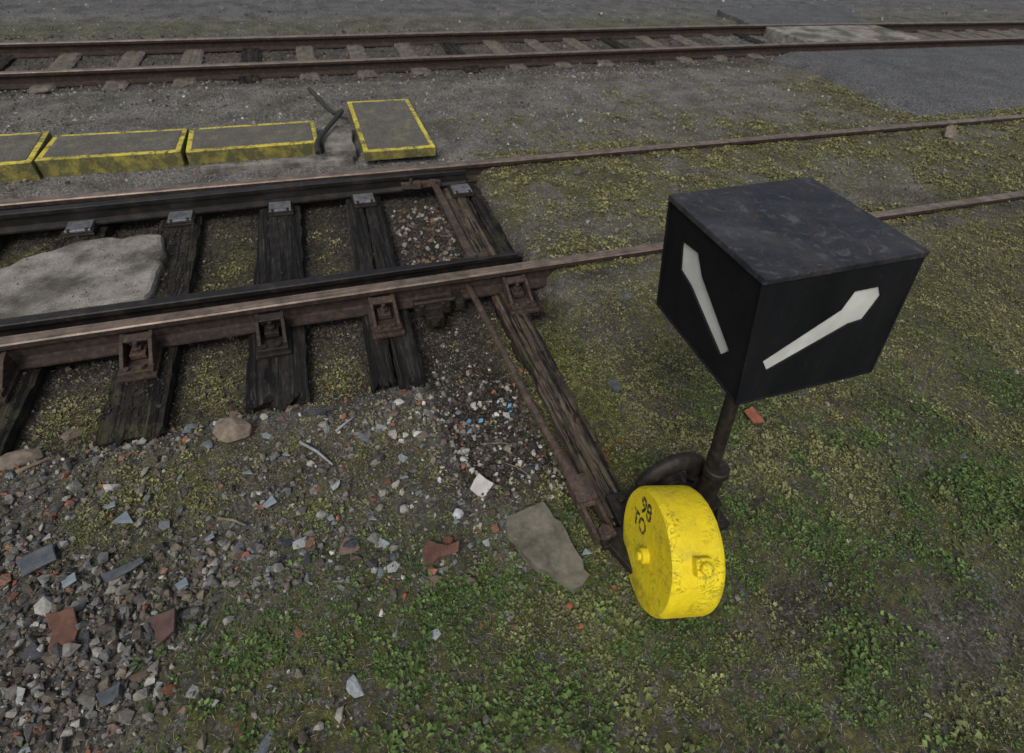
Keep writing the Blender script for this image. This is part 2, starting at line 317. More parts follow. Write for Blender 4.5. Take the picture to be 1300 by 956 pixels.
x,y=cand(22000,-2.4,1.1,2.0,4.1,lambda x,y:.55*np.ones_like(x)); scatter(x,y,np.clip(rng.lognormal(math.log(.006),.5,len(x)),.003,.022),HS,np.array([(.05,.043,.036),(.03,.027,.024),(.085,.075,.065),(.12,.11,.10)]),tilt=2)
x,y=cand(230,.42,.8,2.85,3.75,lambda x,y:np.ones_like(x)); scatter(x,y,rng.uniform(.008,.026,len(x)),HU,np.array([(.16,.15,.13),(.08,.07,.06),(.06,.05,.04),(.12,.09,.06),(.04,.035,.03),(.30,.29,.27)]),tilt=1.5)
x,y=cand(110,.42,.8,2.85,3.75,lambda x,y:np.ones_like(x)); scatter(x,y,rng.uniform(.012,.03,len(x)),HF,np.array([(.22,.13,.07),(.10,.06,.035),(.28,.25,.2)]),tilt=1.0,sink=-.5)
x,y=cand(6500,-2.35,-.8,1.9,4.05,lambda x,y:(np.minimum(np.abs(x+1.0),np.abs(x+1.6))<.12)*sst(.40,.58,fbm(x*8,y*8,37))); scatter(x,y,rng.uniform(.003,.011,len(x)),HS,np.array([(.045,.036,.028),(.07,.06,.048),(.03,.026,.022)]),tilt=2,zoff=-.028+0*x,sink=.1)
x,y=cand(900,-.55,1.1,1.0,4.05,lambda x,y:((np.abs(x+.34)<.13)|(np.abs(x-.22)<.12))*sst(.5,.6,fbm(x*8,y*8,38))*(y>1.95)); scatter(x,y,rng.uniform(.003,.008,len(x)),HS,np.array([(.045,.036,.028),(.07,.06,.048)]),tilt=2,zoff=-.028+0*x,sink=.1)
x,y=cand(700,-2.3,-1.0,2.88,3.45,lambda x,y:sst(.48,.6,fbm(x*7,y*7,47))); scatter(x,y,rng.uniform(.002,.008,len(x)),HS,tilt=2,zoff=.02+0*x,sink=.1)
x,y=cand(46000,-3.5,9,4.1,6.9,lambda x,y:.8*(1-.6*green(x,y))*(.25+.75*sst(.4,.6,fbm(x*2,y*2,39)))); scatter(x,y,np.clip(rng.lognormal(math.log(.008),.5,len(x)),.004,.03),HS,PAL*1.2,tilt=2,sink=.35)
x,y=cand(13000,-4.5,10,6.6,8.8,lambda x,y:.8*np.ones_like(x)); scatter(x,y,np.clip(rng.lognormal(math.log(.014),.4,len(x)),.006,.035),HS,np.array([(.10,.085,.07),(.06,.05,.042),(.15,.13,.115)]),tilt=2)
x,y=cand(9000,-6,16,8.8,13,lambda x,y:.5*np.ones_like(x)); scatter(x,y,np.clip(rng.lognormal(math.log(.012),.5,len(x)),.006,.04),HS,PAL*1.2,tilt=2,sink=.35)
x,y=cand(5500,1.15,6,2.5,4.4,lambda x,y:.7*(1-.7*green(x,y))); scatter(x,y,np.clip(rng.lognormal(math.log(.008),.5,len(x)),.004,.03),HS,tilt=2,sink=.3)
x,y=cand(180,1.0,4.5,-.2,2.3,lambda x,y:np.ones_like(x)); scatter(x,y,rng.uniform(.006,.02,len(x)),HU,np.array([(.16,.15,.13),(.10,.095,.085),(.3,.29,.26),(.12,.12,.125)]),tilt=1.5)
gravel=fast_mesh('gravel',np.concatenate(SV),np.concatenate(SF),np.concatenate(SC)); gravel.data.materials.append(MS)

# ---------------------------------------------------------------- ground-cover plants
LV=[];LC=[]
def leaves(x,y,ln,wd,tilt,zo,col,a=None):
    n=len(x); a=rng.uniform(0,6.283,n) if a is None else a; t=tilt; z=zf(x,y)+zo
    d=np.stack([np.cos(a)*np.cos(t),np.sin(a)*np.cos(t),np.sin(t)],-1); s=np.stack([-np.sin(a),np.cos(a),rng.normal(0,.35,n)],-1)
    p=np.stack([x,y,z],-1); mid=p+d*(ln*.6)[:,None]
    V=np.stack([p,mid-s*(wd/2)[:,None],p+d*ln[:,None]-np.array([0,0,1])*(ln*.22)[:,None],mid+s*(wd/2)[:,None]],1)
    LV.append(V.reshape(-1,3)); LC.append(np.repeat(col,4,0))
fresh=np.array([.050,.092,.021]); fresh2=np.array([.105,.158,.042]); oliv=np.array([.135,.138,.045]); oliv2=np.array([.235,.215,.10])
def gcol(x,y,n):
    v=np.clip(sst(.85,1.8,y+.7*(fbm(x*2,y*2,51)-.5))+.8*sst(.49,.61,fbm(x*3.1,y*3.1,52)),0,1)
    v=np.clip(v-.3*(1-sst(.3,.9,y)),0,1)
    r=rng.random(n)[:,None]; c=(fresh*(1-r)+fresh2*r)*(1-v)[:,None]+(oliv*(1-r)+oliv2*r)*v[:,None]
    return c*rng.uniform(.55,1.25,(n,1))
def rosettes(n,x0,x1,y0,y1,dens,R,L,W,k=9,mul=1.0,h=.010):
    x,y=cand(n,x0,x1,y0,y1,dens); m_=len(x); c=gcol(x,y,m_)*mul
    s=np.clip(rng.lognormal(0,.4,m_),.4,2.2)
    for j in range(k):
        a=rng.uniform(0,6.283,m_); rr=np.sqrt(rng.random(m_))*R*s
        px=x+np.cos(a)*rr; py=y+np.sin(a)*rr; tl=rng.uniform(.1,.9,m_)
        leaves(px,py,L*s*rng.uniform(.6,1.3,m_),W*s*rng.uniform(.7,1.2,m_),tl,h*s*(1-rr/(R*s+1e-6))*rng.uniform(.4,1.2,m_),c*rng.uniform(.7,1.35,(m_,1)),a+rng.normal(0,.5,m_))
    return m_
def clump(x,y,s,f=9,lo=.42,hi=.55): return sst(lo,hi,fbm(x*f,y*f,s,3))
vis=lambda x,y:((x<2.4+1.55*y)&(x>-1.35-.12*y)&(y>.55-.42*x))
a=rosettes(72000,-1.9,5.8,-.6,2.45,lambda x,y:vis(x,y)*green(x,y)**1.2*(.22+.78*clump(x,y,61,9,.43,.53)),.010,.0082,.0060,8,1.0,.008)
a2=rosettes(7500,-1.1,2.8,-.4,1.35,lambda x,y:green(x,y)**1.5*(.15+.85*clump(x,y,65,5,.46,.56))*(1-sst(.85,1.35,y)),.017,.0115,.0085,11,1.0,.018); print('plants',a,a2)
x,y=cand(270000,-1.9,5.8,-.6,2.5,lambda x,y:vis(x,y)*green(x,y)*(.32+.68*clump(x,y,66,14))); n=len(x)
leaves(x,y,rng.uniform(.003,.008,n),rng.uniform(.0025,.005,n),rng.uniform(.1,1.1,n),.004*rng.random(n),gcol(x,y,n)*.95)
x,y=cand(32000,-1.6,5.5,-.4,2.4,lambda x,y:green(x,y)*sst(.52,.64,fbm(x*4,y*4,71))); n=len(x)
leaves(x,y,rng.uniform(.012,.034,n),rng.uniform(.0015,.003,n),rng.uniform(.4,1.3,n),np.zeros(n),gcol(x,y,n)*1.1)
x,y=cand(52000,-1.7,5.5,-.3,2.5,lambda x,y:.2+.8*green(x,y)*sst(.40,.56,fbm(x*3,y*3,81))); n=len(x)
leaves(x,y,rng.uniform(.008,.034,n),rng.uniform(.0008,.0018,n),rng.uniform(0,.5,n),.010*rng.random(n),np.array([.36,.30,.17])*rng.uniform(.3,1.1,(n,1)))
rosettes(9000,-2.4,1.1,1.85,4.1,lambda x,y:green(x,y)**1.3*(.2+.8*clump(x,y,62)),.014,.010,.0075,9,.95)
x,y=cand(16000,.93,1.2,.95,2.3,lambda x,y:clump(x,y,67,11,.42,.52)*(1-sst(1.0,1.15,x)*.6)); n=len(x)
leaves(x,y,rng.uniform(.004,.010,n),rng.uniform(.003,.007,n),rng.uniform(.1,1.1,n),.012*rng.random(n),np.array([.10,.12,.025])*rng.uniform(.4,1.4,(n,1)))
x,y=cand(2500,.90,1.12,1.02,1.25,lambda x,y:clump(x,y,68,14,.45,.55)); n=len(x)
leaves(x,y,rng.uniform(.004,.010,n),rng.uniform(.003,.007,n),rng.uniform(.1,1.1,n),.014*rng.random(n),np.array([.20,.10,.02])*rng.uniform(.3,1.3,(n,1)))
rosettes(30000,1.1,9,2.4,5.8,lambda x,y:green(x,y)**1.2*(.14+.86*clump(x,y,63,6,.42,.54)),.022,.014,.011,8,.95,.008)
x,y=cand(80000,1.1,9,2.4,5.8,lambda x,y:green(x,y)*(.25+.75*clump(x,y,64,8))); n=len(x)
leaves(x,y,rng.uniform(.008,.016,n),rng.uniform(.005,.009,n),rng.uniform(.05,.9,n),.006*rng.random(n),gcol(x,y,n)*.9)
x,y=cand(60000,-5,12,4.1,9.8,lambda x,y:green(x,y)*(.1+.9*clump(x,y,64))); n=len(x)
leaves(x,y,rng.uniform(.012,.03,n),rng.uniform(.008,.015,n),rng.uniform(.05,1.0,n),.015*rng.random(n),gcol(x,y,n)*.8)
V=np.concatenate(LV); F=np.arange(len(V)).reshape(-1,4)
grass=fast_mesh('grass',V,F,np.concatenate(LC)); grass.data.materials.append(MLF)

# ---------------------------------------------------------------- rails
def rail(name,x0,x1,yfun,ztop,kind='rail',step=.5,h=.14,mats=None):
    if kind=='rail':
        pr=[(-.065,0),(.065,0),(.065,.010),(.02,.022),(.009,.032),(.009,h-.045),(.034,h-.034),(.036,h-.008),(.030,h-.001),(0,h),(-.030,h-.001),(-.036,h-.008),(-.034,h-.034),(-.009,h-.045),(-.009,.032),(-.02,.022),(-.065,.010)]
    else:
        pr=[(-.05,0),(.05,0),(.05,.012),(.012,.03),(.012,h-.04),(.030,h-.03),(.032,h-.004),(.026,h),(-.026,h),(-.032,h-.004),(-.030,h-.03),(-.012,h-.04),(-.012,.03),(-.05,.012)]
    bm=bmesh.new(); rings=[]; xx=np.append(np.arange(x0,x1,step),x1)
    for x in xx:
        y=yfun(x); tp=1.0
        if kind=='blade': tp=max(.28,min(1,(1.07-x)/1.6+.28))
        rings.append([bm.verts.new((x,y+(p[0]*tp),ztop-h+p[1]+(-.012*(1-tp) if kind=='blade' and p[1]>h*.5 else 0))) for p in pr])
    n=len(pr)
    for a,b in zip(rings[:-1],rings[1:]):
        for i in range(n):
            f=bm.faces.new((a[i],a[(i+1)%n],b[(i+1)%n],b[i])); f.smooth=False
            z=(pr[i][1]+pr[(i+1)%n][1])/2; f.material_index=1 if z>h-.006 else 0
    bm.faces.new(rings[0]); bm.faces.new(rings[-1][::-1])
    bmesh.ops.recalc_face_normals(bm,faces=bm.faces)
    me=bpy.data.meshes.new(name); bm.to_mesh(me); bm.free()
    for q in (mats or [MRAIL,MRTOP]): me.materials.append(q)
    ob=bpy.data.objects.new(name,me); S.collection.objects.link(ob); return ob
T2=empty('railway_switch_track'); T1=empty('railway_track')
wob=lambda x,s:.006*(vn(x*.8,s*3.3)-.5)
for ob in [rail('stock_rail_near',-30,45,lambda x:2.50+wob(x,1),.12),rail('stock_rail_far',-30,45,lambda x:3.98+wob(x,2),.12),
           rail('switch_blade_near',-8,1.07,lambda x:2.66+.02*max(0,-(x))*.1,.112,'blade',.15,.125,[MBLADE,MBLADE]),
           rail('switch_blade_far',-8,1.07,lambda x:3.885-.02*max(0,-(x)),.112,'blade',.15,.125,[MBLADE,MBLADE])]: parent(ob,T2)
ynf=lambda x:6.93+.033*min(x,7); yff=lambda x:8.07+.040*min(x,7)
for ob in [rail('rail_near',-40,60,ynf,.12),rail('rail_far',-40,60,yff,.12)]: parent(ob,T1)

# ---------------------------------------------------------------- sleepers
def beam(name,x0a,x1a,y0,x0b,x1b,y1,zt,th,mat,seed,jit=.004,bev=.012,zt2=None):
    r=random.Random(seed); bm=bmesh.new(); L=abs(y1-y0); nL=max(6,int(L/.06)); nW=8; rows=[]
    prof=[r.uniform(-1,1) for _ in range(nW+1)]
    for i in range(nL+1):
        t=i/nL; y=y0+(y1-y0)*t; xa=x0a+(x0b-x0a)*t; xb=x1a+(x1b-x1a)*t; row=[]; zc=zt if zt2 is None else zt+(zt2-zt)*min(1,t/.5)
        pts=[(xa+(xb-xa)*j/nW,zc-(bev if j in(0,nW) else 0)-max(0,prof[j])*.006,j) for j in range(nW+1)]+[(xb,zc-th,None),(xa,zc-th,None)]
        for x,z,j in pts:
            e=(2.2 if i in (0,nL) else 1); ye=(prof[j]*.018 if (j is not None and i in(0,nL)) else 0)
            row.append(bm.verts.new((x+r.uniform(-jit,jit)*e,y+ye+r.uniform(-jit,jit)*3*e,z+r.uniform(-jit,jit)*.7-(.012 if i in(0,nL) else 0))))
        rows.append(row)
    n=len(rows[0])
    for a,b in zip(rows[:-1],rows[1:]):
        for j in range(n): bm.faces.new((a[j],a[(j+1)%n],b[(j+1)%n],b[j]))
    bm.faces.new(rows[0]); bm.faces.new(rows[-1][::-1]); bmesh.ops.recalc_face_normals(bm,faces=bm.faces)
    me=bpy.data.meshes.new(name); bm.to_mesh(me); bm.free(); me.materials.append(mat); ob=bpy.data.objects.new(name,me); S.collection.objects.link(ob); return ob
sl=[(-2.12,-2.2,MW3),(-1.52,-1.60,MW3),(-.96,-1.0,MW3),(-.32,-.39,MW),(.27,.18,MW)]
for i,(xf,xn,mt) in enumerate(sl):
    if i==4:
        parent(beam('sleeper_4a',.045,.165,1.90,xf-.13,xf-.005,4.12,-.028,.17,mt,4),T2); parent(beam('sleeper_4b',.175,.31,1.86,xf+.003,xf+.13,4.12,-.030,.17,mt,44),T2); continue
    w=.13 if i!=3 else .14
    parent(beam('sleeper_%d'%i,xn-w,xn+w,1.87+.04*(i%2),xf-w,xf+w,4.12,-.028,.17,mt,i,.006),T2)
parent(beam('switch_timber_long',.81,.945,.90,.88,1.06,4.15,.03,.2,MW2,20,.006,.014,-.026),T2)
parent(beam('switch_timber_side',.99,1.10,2.25,1.08,1.2,4.1,-.03,.15,MW3,21,.005),T2)
for i,x in enumerate(np.arange(-5.6,7.3,.63)):
    parent(beam('sleeper_%d'%i,x-.11,x+.11,6.72+.033*x,x-.11,x+.11,8.4+.03*x,.005,.14,MW3 if i%4==0 else MCO2,50+i,.006),T1)
for i,x in enumerate(np.arange(10.6,20,.63)):
    parent(beam('sleeper_r%d'%i,x-.12,x+.12,7.0,x-.12,x+.12,8.6,.0,.14,MCO2,90+i,.004),T1)

# ---------------------------------------------------------------- rail fastenings
def fastening(name,cx,mat,mx=1,yr=2.50,side=-1):
    b=B(); zt=-.026
    b.box((cx,yr+side*.10,zt+.010),(.17,.36,.020))
    b.box((cx,yr+side*.235,zt+.030),(.15,.05,.022))
    for s in (-1,1):
        x=cx+s*.062
        b.prism([(x-.009,yr+side*.045,zt+.02),(x-.009,yr+side*.23,zt+.02),(x-.009,yr+side*.22,zt+.045),(x-.009,yr+side*.10,zt+.105),(x-.009,yr+side*.045,zt+.115)],(.018,0,0))
    b.box((cx,yr+side*.075,zt+.10),(.14,.045,.016),(.3*-side,0,0))
    b.box((cx,yr+side*.12,zt+.045),(.07,.07,.03))
    b.cyl((cx,yr+side*.12,zt+.06),(cx,yr+side*.12,zt+.082),.022,6); b.cyl((cx,yr+side*.12,zt+.08),(cx,yr+side*.12,zt+.108),.011,12)
    b.cyl((cx+.03,yr+side*.235,zt+.04),(cx+.03,yr+side*.235,zt+.058),.016,6)
    b.cyl((cx-.04,yr+side*.235,zt+.04),(cx-.04,yr+side*.235,zt+.052),.016,6)
    return b.obj(name,mat,.003)
for i,(x,mt) in enumerate([(-1.60,MIRON),(-1.0,MIRON),(-.39,MDIRON),(.19,MIRON),(.97,MIRON)]): parent(fastening('rail_brace_%d'%i,x,mt),T2)
for i,x in enumerate([-2.12,-1.53,-.95,-.32,.26,1.0]):
    b=B(); b.box((x,3.86,-.018),(.17,.34,.018)); b.mi=1; b.box((x,3.765,.004),(.145,.13,.026)); b.mi=0
    b.box((x,3.72,-.004),(.17,.05,.02)); b.cyl((x+.05,3.71,0),(x+.05,3.71,.02),.014,6); b.cyl((x-.05,3.71,0),(x-.05,3.71,.02),.014,6)
    parent(b.obj('slide_chair_%d'%i,[MDIRON,MSTEEL],.004),T2)
    b=B(); b.box((x-.04,2.63,-.018),(.16,.24,.018)); b.mi=1; b.box((x-.04,2.655,-.004),(.13,.17,.014)); parent(b.obj('slide_plate_%d'%i,[MDIRON,MDIRON],.003),T2)
b=B(); b.box((.46,2.40,.0),(.20,.10,.05)); b.box((.46,2.36,-.04),(.10,.12,.07)); b.cyl((.40,2.36,.02),(.40,2.36,.05),.016,6); b.cyl((.52,2.36,.02),(.52,2.36,.05),.016,6)
b.cyl((.36,2.40,.03),(.60,2.40,.03),.014,12); b.box((.62,2.44,.0),(.05,.16,.05)); b.cyl((.46,2.30,-.045),(.46,2.30,-.01),.03,14)
parent(b.obj('point_lock',MDIRON,.004),T2)
b=B(); b.box((.80,3.27,.045),(.05,1.22,.022),(0,.12,0)); b.box((.70,3.83,.045),(.30,.035,.045)); b.box((.66,3.80,.06),(.06,.05,.05)); b.cyl((.80,3.80,.03),(.80,3.80,.085),.018,8); b.box((.83,2.76,.03),(.14,.10,.03)); b.cyl((.82,2.76,.03),(.82,2.76,.07),.017,6)
b.cyl((.62,3.80,.08),(.62,3.80,.11),.012,6)
parent(b.obj('stretcher_bar',MROD,.003),T2)
b=B(); b.box((.98,2.745,.01),(.30,.05,.05)); parent(b.obj('stop_block',MBLADE,.004),T2)
b=B(); b.tube([(.70,2.58,.03),(.705,2.2,.05),(.722,1.5,.065),(.745,1.08,.075)],.0185,14)
b.cyl((.738,1.20,.072),(.745,1.05,.075),.027,12)
b.box((.752,1.0,.075),(.085,.12,.05))
for s in (-1,1): b.box((.755+s*.033,.88,.07),(.016,.19,.05))
b.cyl((.705,.94,.075),(.80,.94,.075),.014,8); b.cyl((.757,.80,.02),(.757,.80,.125),.018,10); b.cyl((.757,.80,.095),(.757,.80,.115),.03,6)
rod=b.obj('switch_throw_rod',MROD,.002)

# ---------------------------------------------------------------- concrete slab, panels, crossing, asphalt
def slab(name,poly,z0,z1,mat,seed=0,jit=.02,bev=.012,sub=6,tilt=0):
    r=random.Random(seed); P=[]
    for i,(a,c) in enumerate(zip(poly,poly[1:]+poly[:1])):
        for k in range(sub):
            t=k/sub; j=jit if k else jit*.3
            P.append((a[0]+(c[0]-a[0])*t+r.uniform(-j,j),a[1]+(c[1]-a[1])*t+r.uniform(-j,j)))
    b=B(); b.prism([(x,y,z0) for x,y in P],(0,0,z1-z0)); return b.obj(name,mat,bev)
slab('concrete_slab',[(-3.2,2.84),(-1.5,2.80),(-1.04,2.86),(-.99,3.2),(-1.03,3.54),(-1.5,3.58),(-1.85,3.34),(-3.2,3.3)],-.10,.02,MCON,3,.022,.03)
def panel(name,x0,x1,y0,y1,z0,z1,rot=0,tilt=0):
    w=x1-x0; d=y1-y0; h=z1-z0; b=B(); b.box((0,0,0),(w,d,h)); b.mi=1; b.box((0,.0,h/2+.001),(w-.075,d-.09,.008))
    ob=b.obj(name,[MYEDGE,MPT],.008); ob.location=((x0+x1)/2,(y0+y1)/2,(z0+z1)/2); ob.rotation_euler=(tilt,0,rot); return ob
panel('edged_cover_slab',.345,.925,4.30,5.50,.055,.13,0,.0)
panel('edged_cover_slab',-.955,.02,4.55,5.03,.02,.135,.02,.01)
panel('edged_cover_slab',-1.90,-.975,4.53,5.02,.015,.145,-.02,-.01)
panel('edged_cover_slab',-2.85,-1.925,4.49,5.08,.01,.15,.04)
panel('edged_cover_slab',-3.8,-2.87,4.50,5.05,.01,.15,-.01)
slab('concrete_block',[(.06,4.45),(.30,4.45),(.31,5.0),(.07,5.0)],.0,.10,MCON,5,.015)
slab('concrete_block',[(-.85,4.38),(-.2,4.36),(.25,4.35),(.26,4.44),(-.85,4.46)],.0,.06,MCON,6,.02)
b=B(); pts=[(.0,4.33,.14),(.0,4.42,.16),(.03,4.6,.15),(.08,4.75,.14),(.20,5.0,.16),(.27,5.2,.15),(.22,5.4,.06),(.16,5.6,.05),(.10,5.75,.09),(.03,5.85,.15),(.05,5.9,.10)]
def cr(P,n=6):
    P=[Vector(p) for p in P]; o=[]
    for i in range(len(P)-1):
        a,b_,c,d=P[max(i-1,0)],P[i],P[i+1],P[min(i+2,len(P)-1)]
        for k in range(n):
            t=k/n; o.append(.5*((2*b_)+(c-a)*t+(2*a-5*b_+4*c-d)*t*t+(3*b_-a-3*c+d)*t**3))
    return o+[P[-1]]
m=M('rubber'); MRUB=m.fin(m.ramp(m.noise(30,4),[(.3,(.012,.012,.012)),(.7,(.035,.032,.03))]),.7)
b.tube(cr(pts),.020,10); b.obj('cable',MRUB)
gx=np.linspace(6.45,16,110); gy=np.linspace(4.3,6.85,40); Xa,Ya=np.meshgrid(gx,gy,indexing='ij')
edge=.35*(fbm(Ya*2,Ya*0+3,41)-.5)+.10*(vn(Ya*9,Ya*0,42)-.5); e2_=.25*(fbm(Xa*1.5,Xa*0+3,43)-.5)
sx=np.clip((Xa-6.45)/1.0,0,1); Xa=Xa+(1-sx)*edge; sy=np.clip((Ya-4.3)/.6,0,1); Ya=Ya+(1-sy)*e2_
dd=np.minimum(np.minimum((Xa-Xa[0:1,:])*1.0,(Ya-Ya[:,0:1])*1.0),.35)/.35
Za=zf(Xa,Ya)*.5+.02+.075*sst(0,1,dd)+.01*(fbm(Xa*4,Ya*4,44)-.5); Za[0,:]-=.06; Za[:,0]-=.06
i2=np.arange(Xa.size).reshape(Xa.shape); F=np.stack([i2[:-1,:-1],i2[1:,:-1],i2[1:,1:],i2[:-1,1:]],-1).reshape(-1,4)
o=fast_mesh('asphalt_path',np.stack([Xa,Ya,Za],-1).reshape(-1,3),F,None,True); o.data.materials.append(MASP)
slab('crossing_slab',[(7.45,7.27),(9.9,7.27),(9.9,8.24),(7.45,8.22)],-.05,.118,MCON,11,.008)
slab('crossing_slab',[(7.4,8.44),(10.2,8.46),(10.8,9.9),(7.6,9.8)],-.05,.085,MASP,12,.05)

# ---------------------------------------------------------------- single stones & fragments
def mcol(name,a,b_,rough=.85,sc=25):
    m=M(name); n=m.noise(sc,5,.7); c=m.ramp(n,[(.3,a),(.7,b_)]); m.bump(n,.5,.005); return m.fin(c,rough,0,.3)
MR1=mcol('brown_stone',(.08,.062,.048),(.23,.185,.14)); MR2=mcol('terracotta',(.07,.036,.027),(.17,.085,.06)); MR3=mcol('pale_tile',(.35,.32,.29),(.52,.50,.46),.6); MR4=mcol('slate',(.04,.045,.05),(.10,.11,.12),.5)
MR5=mcol('mossy_stone',(.05,.046,.028),(.19,.175,.14),.85,12); MR6=mcol('blue_plastic',(.07,.22,.36),(.12,.32,.5),.4); MR7=mcol('orange_tile',(.20,.065,.035),(.32,.12,.07))
def rock(name,x,y,rx,ry,rz,mat,seed,rot=0,zo=.0):
    V,Fc=hull(22,seed); r=Matrix.Rotation(rot,3,'Z'); V=np.array([list(r@Vector((v[0]*rx,v[1]*ry,v[2]*rz))) for v in V]); z=float(zf(x,y))
    V=V+np.array([x,y,z+rz*.45+zo]); ob=fast_mesh(name,V,Fc); ob.data.materials.append(mat); bv=ob.modifiers.new('b','BEVEL'); bv.width=min(rx,ry,rz)*.15; bv.segments=2; return ob
def shard(name,pts,th,mat,tx=0,ty=0,zo=.006,jag=.006):
    cx=sum(p[0] for p in pts)/len(pts); cy=sum(p[1] for p in pts)/len(pts); z=float(zf(cx,cy))+zo
    rr=random.Random(int(cx*1000)+int(cy*777)); P=[]
    for a,c in zip(pts,pts[1:]+pts[:1]):
        L=math.hypot(c[0]-a[0],c[1]-a[1]); k=max(1,int(L/.03))
        for i in range(k):
            t=i/k; j=jag*min(1,L/.08) if i else 0; P.append((a[0]+(c[0]-a[0])*t-cx+rr.uniform(-j,j),a[1]+(c[1]-a[1])*t-cy+rr.uniform(-j,j),0))
    b=B(); b.prism(P,(0,0,th)); ob=b.obj(name,mat,min(.003,th*.2)); ob.location=(cx,cy,z); ob.rotation_euler=(tx,ty,0); return ob
rock('rock',-.56,1.74,.09,.065,.05,MR1,1,-.3,.01); rock('rock',-1.40,1.88,.10,.07,.03,MR1,2,.2); rock('rock',1.98,3.71,.06,.035,.03,MCON,3,.2)
rock('rock',6.2,3.75,.16,.10,.08,MR1,4,.7); rock('rock',-1.25,2.02,.05,.035,.015,MR1,5); rock('rock',.15,1.72,.03,.022,.016,MR3,6); rock('rock',.37,1.35,.024,.02,.02,MR3,7); rock('rock',.20,1.52,.028,.02,.014,MR3,8)
rock('rock',-.33,1.86,.04,.03,.02,MR1,9,.3); rock('rock',.0,1.42,.035,.022,.016,MCON,10)
shard('paving_stone',[(.44,1.0),(.60,1.02),(.64,.85),(.655,.70),(.58,.67),(.47,.80),(.42,.93)],.045,MR5,.02,.03,.0,.012)
shard('slate_fragment',[(-1.22,1.33),(-1.12,1.37),(-1.10,1.31),(-1.19,1.27)],.014,MR4,.2,.1,.02)
shard('tile_fragment',[(.345,1.18),(.40,1.235),(.445,1.17),(.38,1.11)],.012,MR3,.12,-.1,.012)
shard('roof_tile_fragment',[(.10,.955),(.13,1.0),(.20,.955),(.245,.965),(.23,.925),(.10,.905)],.014,MR2,-.1,.1,.022)
shard('roof_tile_fragment',[(-.79,1.0),(-.70,1.01),(-.70,.94),(-.75,.91),(-.76,.96)],.014,mcol('dark_tile',(.05,.03,.027),(.11,.065,.055)),.15,-.1,.02)
shard('brick_fragment',[(-1.09,1.11),(-1.02,1.12),(-.99,1.0),(-1.05,.98)],.03,MR2,.35,.35,.005,.012)
shard('roof_tile_fragment',[(1.69,1.19),(1.75,1.21),(1.78,1.13),(1.71,1.12)],.014,MR7,.25,.3,.018)
shard('slate_fragment',[(1.15,1.55),(1.21,1.57),(1.215,1.51),(1.18,1.485)],.008,MR4,.15,.2,.016)
shard('slate_fragment',[(-.95,1.2),(-.83,1.23),(-.82,1.21),(-.93,1.17)],.006,MR4,.1,0,.03)
shard('slate_fragment',[(-.90,.82),(-.84,.84),(-.85,.79),(-.88,.78)],.008,MR4,.1,.2,.02)
MDG=mcol('dusty_glass',(.13,.16,.18),(.24,.28,.30),.2)
for q in [(-.42,1.35,.035),(-.92,1.42,.035),(-.98,1.50,.025),(-.62,1.25,.02),(.68,.78,.02),(-.7,1.1,.022),(-.35,1.55,.02),(-.05,1.15,.015),(-1.05,1.22,.03),(.1,1.3,.018),(-.2,1.2,.015),(.25,1.05,.016),(-.5,1.5,.022)]:
    X0,Y0,s_=q; q4=[(X0-s_*random.uniform(.6,1.1),Y0+s_*random.uniform(-.3,.3)),(X0+s_*random.uniform(.1,.6),Y0+s_*random.uniform(.6,1.1)),(X0+s_,Y0-s_*random.uniform(.2,.8)),(X0-s_*.3,Y0-s_*random.uniform(.5,1.1))]
    shard('glass_shard',q4 if random.random()<.5 else q4[:3],.004,MDG,random.uniform(-.35,.35),random.uniform(-.35,.35),.020,.0)
for i,(x,y) in enumerate([(.445,1.56),(.50,1.55),(.43,1.50),(.66,1.60),(.65,1.56)]): shard('plastic_scrap',[(x-.014,y-.008),(x,y+.010),(x+.016,y+.004),(x+.008,y-.010)],.002,MR6,random.uniform(-.6,.6),random.uniform(-.6,.6),.022)
for i,(x,y,a) in enumerate([(-.35,1.88,.2),(-.75,1.77,.5),(-.88,1.80,1),(-1.02,1.60,.3),(.55,.63,.9),(.62,1.72,.3),(-1.12,1.55,.4),(.3,1.45,.2),(-.1,1.7,.8),(-.5,1.15,.2),(.1,1.6,.1),(.35,1.3,1),(-.2,1.5,2)]): rock('brick_chip',x,y,.018,.013,.010,MR7,30+i,a,.004)
def stick(name,a,b_,r,mat):
    A=(a[0],a[1],float(zf(*a))+r+.008); Bp=(b_[0],b_[1],float(zf(*b_))+r+.01); q=B(); mid=((A[0]+Bp[0])/2+.006,(A[1]+Bp[1])/2+.004,(A[2]+Bp[2])/2+.004); q.tube([A,mid,Bp],[r,r*.9,r*.6],7); return q.obj(name,mat)
MST=mcol('dry_wood',(.10,.075,.05),(.24,.20,.15)); MST2=mcol('grey_slat',(.17,.18,.19),(.3,.31,.32))
stick('stick',(-1.35,1.77),(-1.22,1.86),.008,MST); stick('stick',(-.29,1.60),(-.17,1.45),.007,MST2); stick('stick',(-.14,1.62),(-.05,1.68),.006,MST2); stick('stick',(-.60,1.33),(-.50,1.27),.006,MST); stick('stick',(.52,1.28),(.60,1.16),.003,MST); stick('stick',(.46,1.42),(.62,1.36),.003,MST)
for i in range(26):
    x=random.uniform(-1.3,.75); y=random.uniform(.9,1.85); a=random.uniform(0,3.14); l=random.uniform(.02,.05); stick('stick',(x,y),(x+l*math.cos(a),y+l*math.sin(a)),random.uniform(.0012,.0028),MST)

